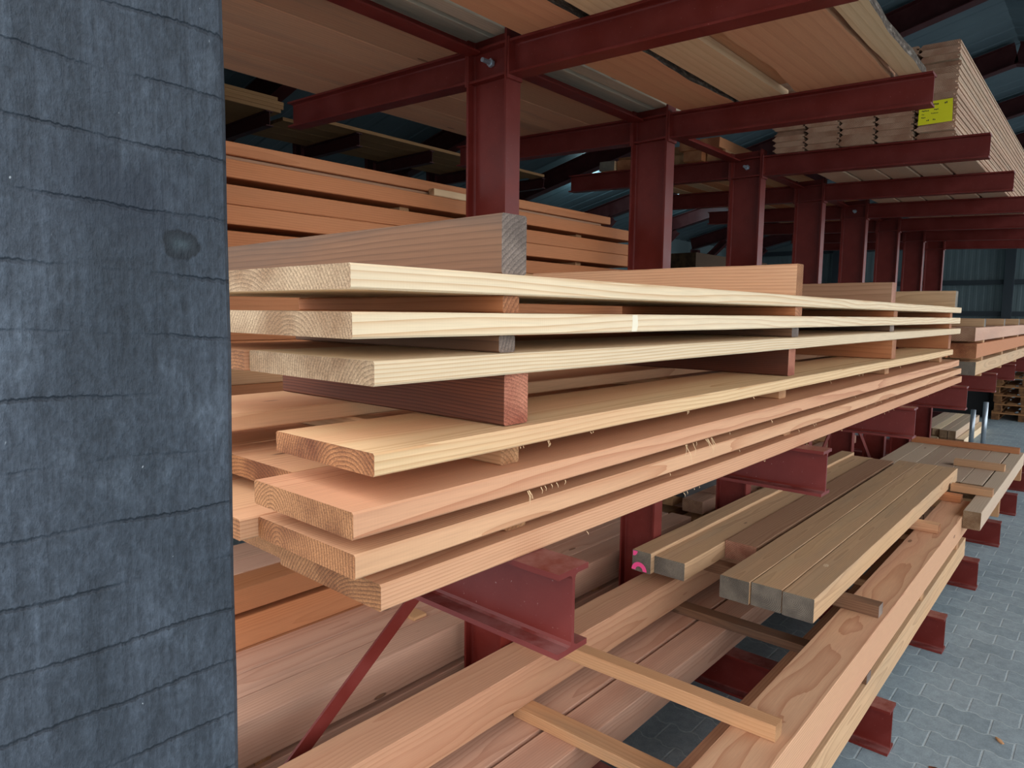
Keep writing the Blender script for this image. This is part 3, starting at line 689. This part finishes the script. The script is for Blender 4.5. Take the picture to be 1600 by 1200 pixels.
G9 = 'smooth planks on the rear upper arms'
for k, (y0, y1) in enumerate(((1.715, 1.925), (1.928, 2.147), (2.150, 2.372), (2.375, 2.605))):
    plank2('plank', 'plank', 'smooth pinkish plank overhead behind the columns, %s from the tie bar' % ORD[k], G9, 'plank', .32, 2.77, y0, y1, .03)
G10 = 'live edge slabs on the front upper arms'
plank2('waney_board', 'slab', 'broad reddish slab overhead with a cut edge beside the columns', G10, 'waney', .32, 2.775, 1.228, 1.462, .032, edges=(.022, .0, 1.2, 1))
plank2('waney_board', 'slab', 'pale knotty straight slab between the two reddish slabs overhead', G10, 'paleslab', .32, 2.78, 1.032, 1.205, .032, edges=(.002, .002, 2.2, 0))
plank2('waney_board', 'slab', 'widest reddish slab overhead with a deep notch in its wavy edge', G10, 'waney', .32, 2.785, .655, .975, .032, edges=(.006, .026, .3, 2))
plank2('waney_board', 'slab', 'outermost barked slab overhead hanging over the aisle side', G10, 'greyplank', -.5, 2.79, .545, .648, .03, dz=.012, edges=(.012, .006, 4.4, 3)) if False else \
plank2('waney_board', 'slab', 'outermost narrow slab overhead with ragged grey bark along the aisle', G10, 'paleslab', .32, 2.79, .560, .640, .034, edges=(.012, .006, 4.4, 3))
for k, (y0, y1) in enumerate(((.63, .93), (.94, 1.21), (1.215, 1.45))):
    plank2('waney_board', 'slab', 'dark edged slab of the second overhead layer, seen through the gaps, %s from the aisle' % ORD[k], 'second layer of slabs overhead', 'waney', .4, 2.70, y0, y1, .03, dz=.0345, edges=(.004, .004, 5.0 + k, 3))
for k, (y0, y1, lab) in enumerate(((1.622, 1.708, 'grey plank lying over the column tops'), (1.540, 1.600, 'narrow pale plank lying over the column tops, on the aisle side'))):
    piece('plank', 'plank', lab, 'planks over the column tops', 'greyplank', .32, 2.9, y0, y1, 2.5165, 2.546)

# siding pack: profiled tongue and groove boards
def siding_bm(L, w, t):
    g = t * .16; tongue = .010
    sec = [(-w / 2, -t / 2 + .004), (-w / 2 + .004, -t / 2), (w / 2 - .008, -t / 2), (w / 2, -t / 2 + .006), (w / 2, -g), (w / 2 + tongue, -g * .6), (w / 2 + tongue, g * .6), (w / 2, g),
           (w / 2, t / 2 - .006), (w / 2 - .008, t / 2), (-w / 2 + .004, t / 2), (-w / 2, t / 2 - .004), (-w / 2, g * 1.1), (-w / 2 + tongue * 1.1, g * .7), (-w / 2 + tongue * 1.1, -g * .7), (-w / 2, -g * 1.1)]
    bm = bmesh.new(); loft(bm, [[(x, a, b) for a, b in sec] for x in (-L / 2, L / 2)]); return bm
SL_, SWD, ST = 4.4, .1555, .0275
proto = link('siding_board', siding_bm(SL_, SWD, ST), W['siding'])
first = True
cname = ['outermost', 'second', 'third', 'fourth', 'innermost']
ROWS = 15
for r in range(ROWS):
    for c in range(5):
        if r >= 13 and c > 2: continue
        o = proto if first else proto.copy()
        if not first: COL.objects.link(o)
        first = False
        y = .628 + .0785 + .1665 * c + rnd(-.002, .002)
        z = l2top(y) + .0008 + ST / 2 + (ST + .0006) * r
        o.location = (3.725 + SL_ / 2 + rnd(0, .012) + (.03 if (r * 7 + c * 3) % 11 == 0 else 0), y, z); o.rotation_euler = (A2, 0, 0); seedcol(o)
        tag(o, 'tongue and groove board in the tall overhead stack, %s row up, %s column' % (ORD[r], cname[c]), 'siding board', 'tongue and groove boards stacked on the upper arms')
tg = empty('paper_tag', (3.7195, .708, 2.556)); tag(tg, 'yellow paper tag fixed to the ends of the tongue and groove boards', 'tag')
bm = bmesh.new(); loft(bm, [[(x, -.069, -.050), (x, .068, -.050), (x, .066, .051), (x, -.066, .051)] for x in (-.0004, .0004)]); link('paper', bm, M_TAG, parent=tg)
bm = bmesh.new()
def dash(y0, y1, z, h): box(bm, (-.0010, min(y0, y1), z - h / 2), (-.0005, max(y0, y1), z + h / 2))
def line(z, ws, y=.055, h=.006):
    for wd, gap in ws:
        n = max(1, int(wd / .006))
        for i in range(n): dash(y - i * .006, y - i * .006 - .0042, z + rnd(-.0012, .0012), h * rnd(.6, 1))
        y -= wd + gap
line(.036, ((.012, .008), (.05, .02), (.012, 0)), h=.008); line(.012, ((.03, .02), (.02, 0)), h=.005); line(-.004, ((.018, .02), (.036, 0)), h=.004); line(-.018, ((.02, 0),), h=.005); line(-.032, ((.016, .01), (.012, 0)), .034, .006)
link('printed_lines', bm, M_INK, parent=tg)

# rear upper arms further along: short beams in two layers
G11 = 'beams on the rear upper arms further along'
ys = [1.735, 1.855, 1.975, 2.095, 2.215, 2.335, 2.455]
for k, y0 in enumerate(ys):
    plank2('squared_timber', 'beam', 'lower layer beam high behind the columns, %s from the columns' % ORD[k], G11, random.choice(['strip', 'orange', 'tan']), 3.70 + rnd(0, .08), 7.2, y0, y0 + .112, .058)
for k, y0 in enumerate((1.74, 1.87, 2.0, 2.30, 2.43)):
    plank2('squared_timber', 'beam', 'upper layer beam high behind the columns, %s from the columns' % ORD[k], G11, random.choice(['strip', 'orange', 'tan']), 3.68 + rnd(-.02, .25), 7.0, y0, y0 + .118, .055, dz=.0592)

# ------------------------------------------------------------------ the taller rack along the long wall
r2 = empty('cantilever_rack', (4.5, 7.35, 0)); tag(r2, 'tall dark rack along the long wall, behind the orange battens', 'rack')
RX = [2.45, 3.49, 4.52, 5.55, 6.60, 7.64]
for x in RX:
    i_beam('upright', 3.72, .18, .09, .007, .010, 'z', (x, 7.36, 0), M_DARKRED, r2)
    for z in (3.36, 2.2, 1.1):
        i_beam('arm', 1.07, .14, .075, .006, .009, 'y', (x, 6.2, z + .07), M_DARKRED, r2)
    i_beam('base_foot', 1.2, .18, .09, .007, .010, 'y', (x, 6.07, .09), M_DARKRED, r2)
for k, (y0, y1) in enumerate(((6.16, 6.40), (6.41, 6.66), (6.67, 6.92), (6.93, 7.18))):
    piece('plank', 'plank', 'long dusky plank high on the wall rack, %s from its arm tips' % ORD[k], 'dusky planks on the wall rack', 'dusky', 3.75 if k else 3.9, 7.5 + (.1 if k == 0 else 0), y0, y1, 3.5006, 3.535)
for lay in range(4):
    for k, (y0, y1) in enumerate(((6.20, 6.48), (6.49, 6.78), (6.79, 7.08))):
        piece('plank', 'plank', 'dusky plank in the high stack by the post, %s layer, %s row' % (ORD[lay], ORD[k]), 'dusky stack on the wall rack', 'dusky', 1.7, 3.62 + rnd(-.06, .06), y0 + rnd(-.01, .0), y1, 3.5006 + .036 * lay, 3.5346 + .036 * lay)
# dark stack of planks further back between the racks
for lay in range(12):
    z0 = .001 + .2 * lay
    for k in range(2):
        y0 = 4.05 + .48 * k + rnd(-.015, .015)
        piece('timber_block', 'timber block', 'old brown timber in the dark stack between the racks, layer %s, %s row' % (ORD[lay], ('front', 'inner')[k]), 'dark stack between the racks', 'darkplank', 8.1 + rnd(-.08, .08), 10.4, y0, y0 + .44, z0, z0 + .165 + (.034 if lay == 11 else .0))
    if lay < 11:
        for x in (8.3, 10.1):
            piece('sticker', 'sticker', 'sticker in the dark stack between the racks, %s gap, %s end' % (ORD[lay], 'near' if x < 9 else 'far'), 'stickers of the dark stack', 'darkplank', x, x + .08, 4.1, 4.9, z0 + .1656, z0 + .1995, axis='y')

# ------------------------------------------------------------------ far down the aisle
G12 = 'short timbers stacked on the floor down the aisle'
for lay in range(2):
    for k in range(6):
        y0 = 1.34 + .092 * k
        if lay and k == 0: continue
        piece('squared_timber', 'beam', 'short timber on the floor by the galvanised posts, %s row, %s layer' % (ORD[k], ('lower', 'upper')[lay]), G12, 'pack' if k % 3 else 'cream', 10.05 + rnd(-.05, .1), 12.0, y0, y0 + .085, .001 + .098 * lay, .096 + .098 * lay)
for k, (x, y, h) in enumerate(((10.02, 1.262, .49), (9.98, 1.135, .60))):
    t = empty('steel_post', (x, y, 0)); tag(t, ('shorter galvanised tube standing by the short timbers', 'taller galvanised tube standing by the short timbers')[k], 'post', 'galvanised tubes')
    bm = bmesh.new(); tube(bm, [(0, 0, .012), (0, 0, h)], .027, 16); link('tube', bm, M_GALV, parent=t, smooth=True)
    bm = bmesh.new(); box(bm, (-.06, -.06, 0.0005), (.06, .06, .012)); link('base_plate', bm, M_GALV, parent=t)
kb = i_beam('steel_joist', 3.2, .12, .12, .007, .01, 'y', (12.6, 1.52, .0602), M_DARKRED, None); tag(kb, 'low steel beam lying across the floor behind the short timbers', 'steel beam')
def pallet(x, y, z, lab, first=[None]):
    if first[0] is None:
        p = empty('pallet', (x, y, z)); first[0] = p
        for k in range(5):
            y0 = .0 + .0 ; bm = lumber_bm(1.2, .12, .022); link('deck_board', bm, W['pallet'], (.6, .06 + .17 * k, .131), parent=p)
        for xx in (.06, .6, 1.14):
            link('stringer', lumber_bm(.8, .1, .022), W['pallet'], (xx, .4, .109), (0, 0, math.pi / 2), parent=p)
            for yy in (.05, .4, .75):
                link('block', lumber_bm(.12, .1, .076), W['pallet'], (xx, yy, .060), (0, 0, 0), parent=p)
        for yy in (.05, .4, .75): link('skid', lumber_bm(1.2, .1, .021), W['pallet'], (.6, yy, .0112), parent=p)
    else:
        p = copy_tree(first[0]); p.location = (x, y, z)
    return tag(p, lab, 'pallet', 'stacked pallets down the aisle')
for k in range(5):
    pallet(13.2 + rnd(-.03, .03), .62 + rnd(-.03, .03), .001 + .1425 * k, 'brown wooden pallet in the stack down the aisle, %s from the floor' % ORD[k])
pallet(13.3, .55, .001 + .1425 * 5, 'brown wooden pallet on the very top of the stack down the aisle')
# stand-in block for the black area between the tubes and the pallets
bn = empty('black_block', (13.9, 1.95, 0)); tag(bn, 'black block between the tubes and the pallets', 'container')
bm = bmesh.new(); box(bm, (-.5, -.48, .001), (.5, .9, .72)); bmesh.ops.bevel(bm, geom=bm.edges[:], offset=.03, segments=2, affect='EDGES'); link('block_body', bm, M_BLACK, parent=bn)
bm = bmesh.new(); box(bm, (-.53, -.5, .7205), (.53, .93, .76)); link('block_top', bm, M_BLACK, parent=bn)
# litter on the pavers
for k, (x, y) in enumerate(((2.74, .37), (3.1, .22), (2.9, .15))):
    bm = bmesh.new(); loft(bm, [[(-.02, -.006, 0), (-.02, .006, 0), (-.02, .004, .004), (-.02, -.004, .004)], [(0, -.008, 0), (0, .008, 0), (0, .006, .006), (0, -.006, .006)], [(.022, -.003, 0), (.022, .003, 0), (.022, .002, .003), (.022, -.002, .003)]])
    tag(link('wood_chip', bm, W['redbrown' if k == 0 else 'strip'], (x, y, .0008), (0, 0, rnd(0, 3))), ('reddish wood chip on the pavers by the nearest red foot', 'pale wood chip on the pavers, nearer the feet', 'pale wood chip lying in the open aisle')[k], 'wood chip', 'wood chips on the pavers')

# ------------------------------------------------------------------ daylight
w = bpy.data.worlds.new('overcast_sky'); SC.world = w; w.use_nodes = True
nt = w.node_tree; nt.nodes.clear()
out = nt.nodes.new('ShaderNodeOutputWorld'); bg = nt.nodes.new('ShaderNodeBackground'); tcw = nt.nodes.new('ShaderNodeTexCoord')
sx = nt.nodes.new('ShaderNodeSeparateXYZ'); rp = nt.nodes.new('ShaderNodeValToRGB')
nt.links.new(tcw.outputs['Generated'], sx.inputs[0]); nt.links.new(sx.outputs[2], rp.inputs[0]); nt.links.new(rp.outputs[0], bg.inputs[0]); nt.links.new(bg.outputs[0], out.inputs[0])
e = rp.color_ramp.elements; e[0].position = 0; e[0].color = (.72, .76, .80, 1); e[1].position = 1; e[1].color = (1, 1.02, 1.05, 1)
bg.inputs[1].default_value = 1.6

SC.view_settings.view_transform = 'Standard'; SC.view_settings.look = 'None'
SC.view_settings.exposure = 1.05; SC.view_settings.gamma = 1.0; SC.view_settings.use_curve_mapping = False
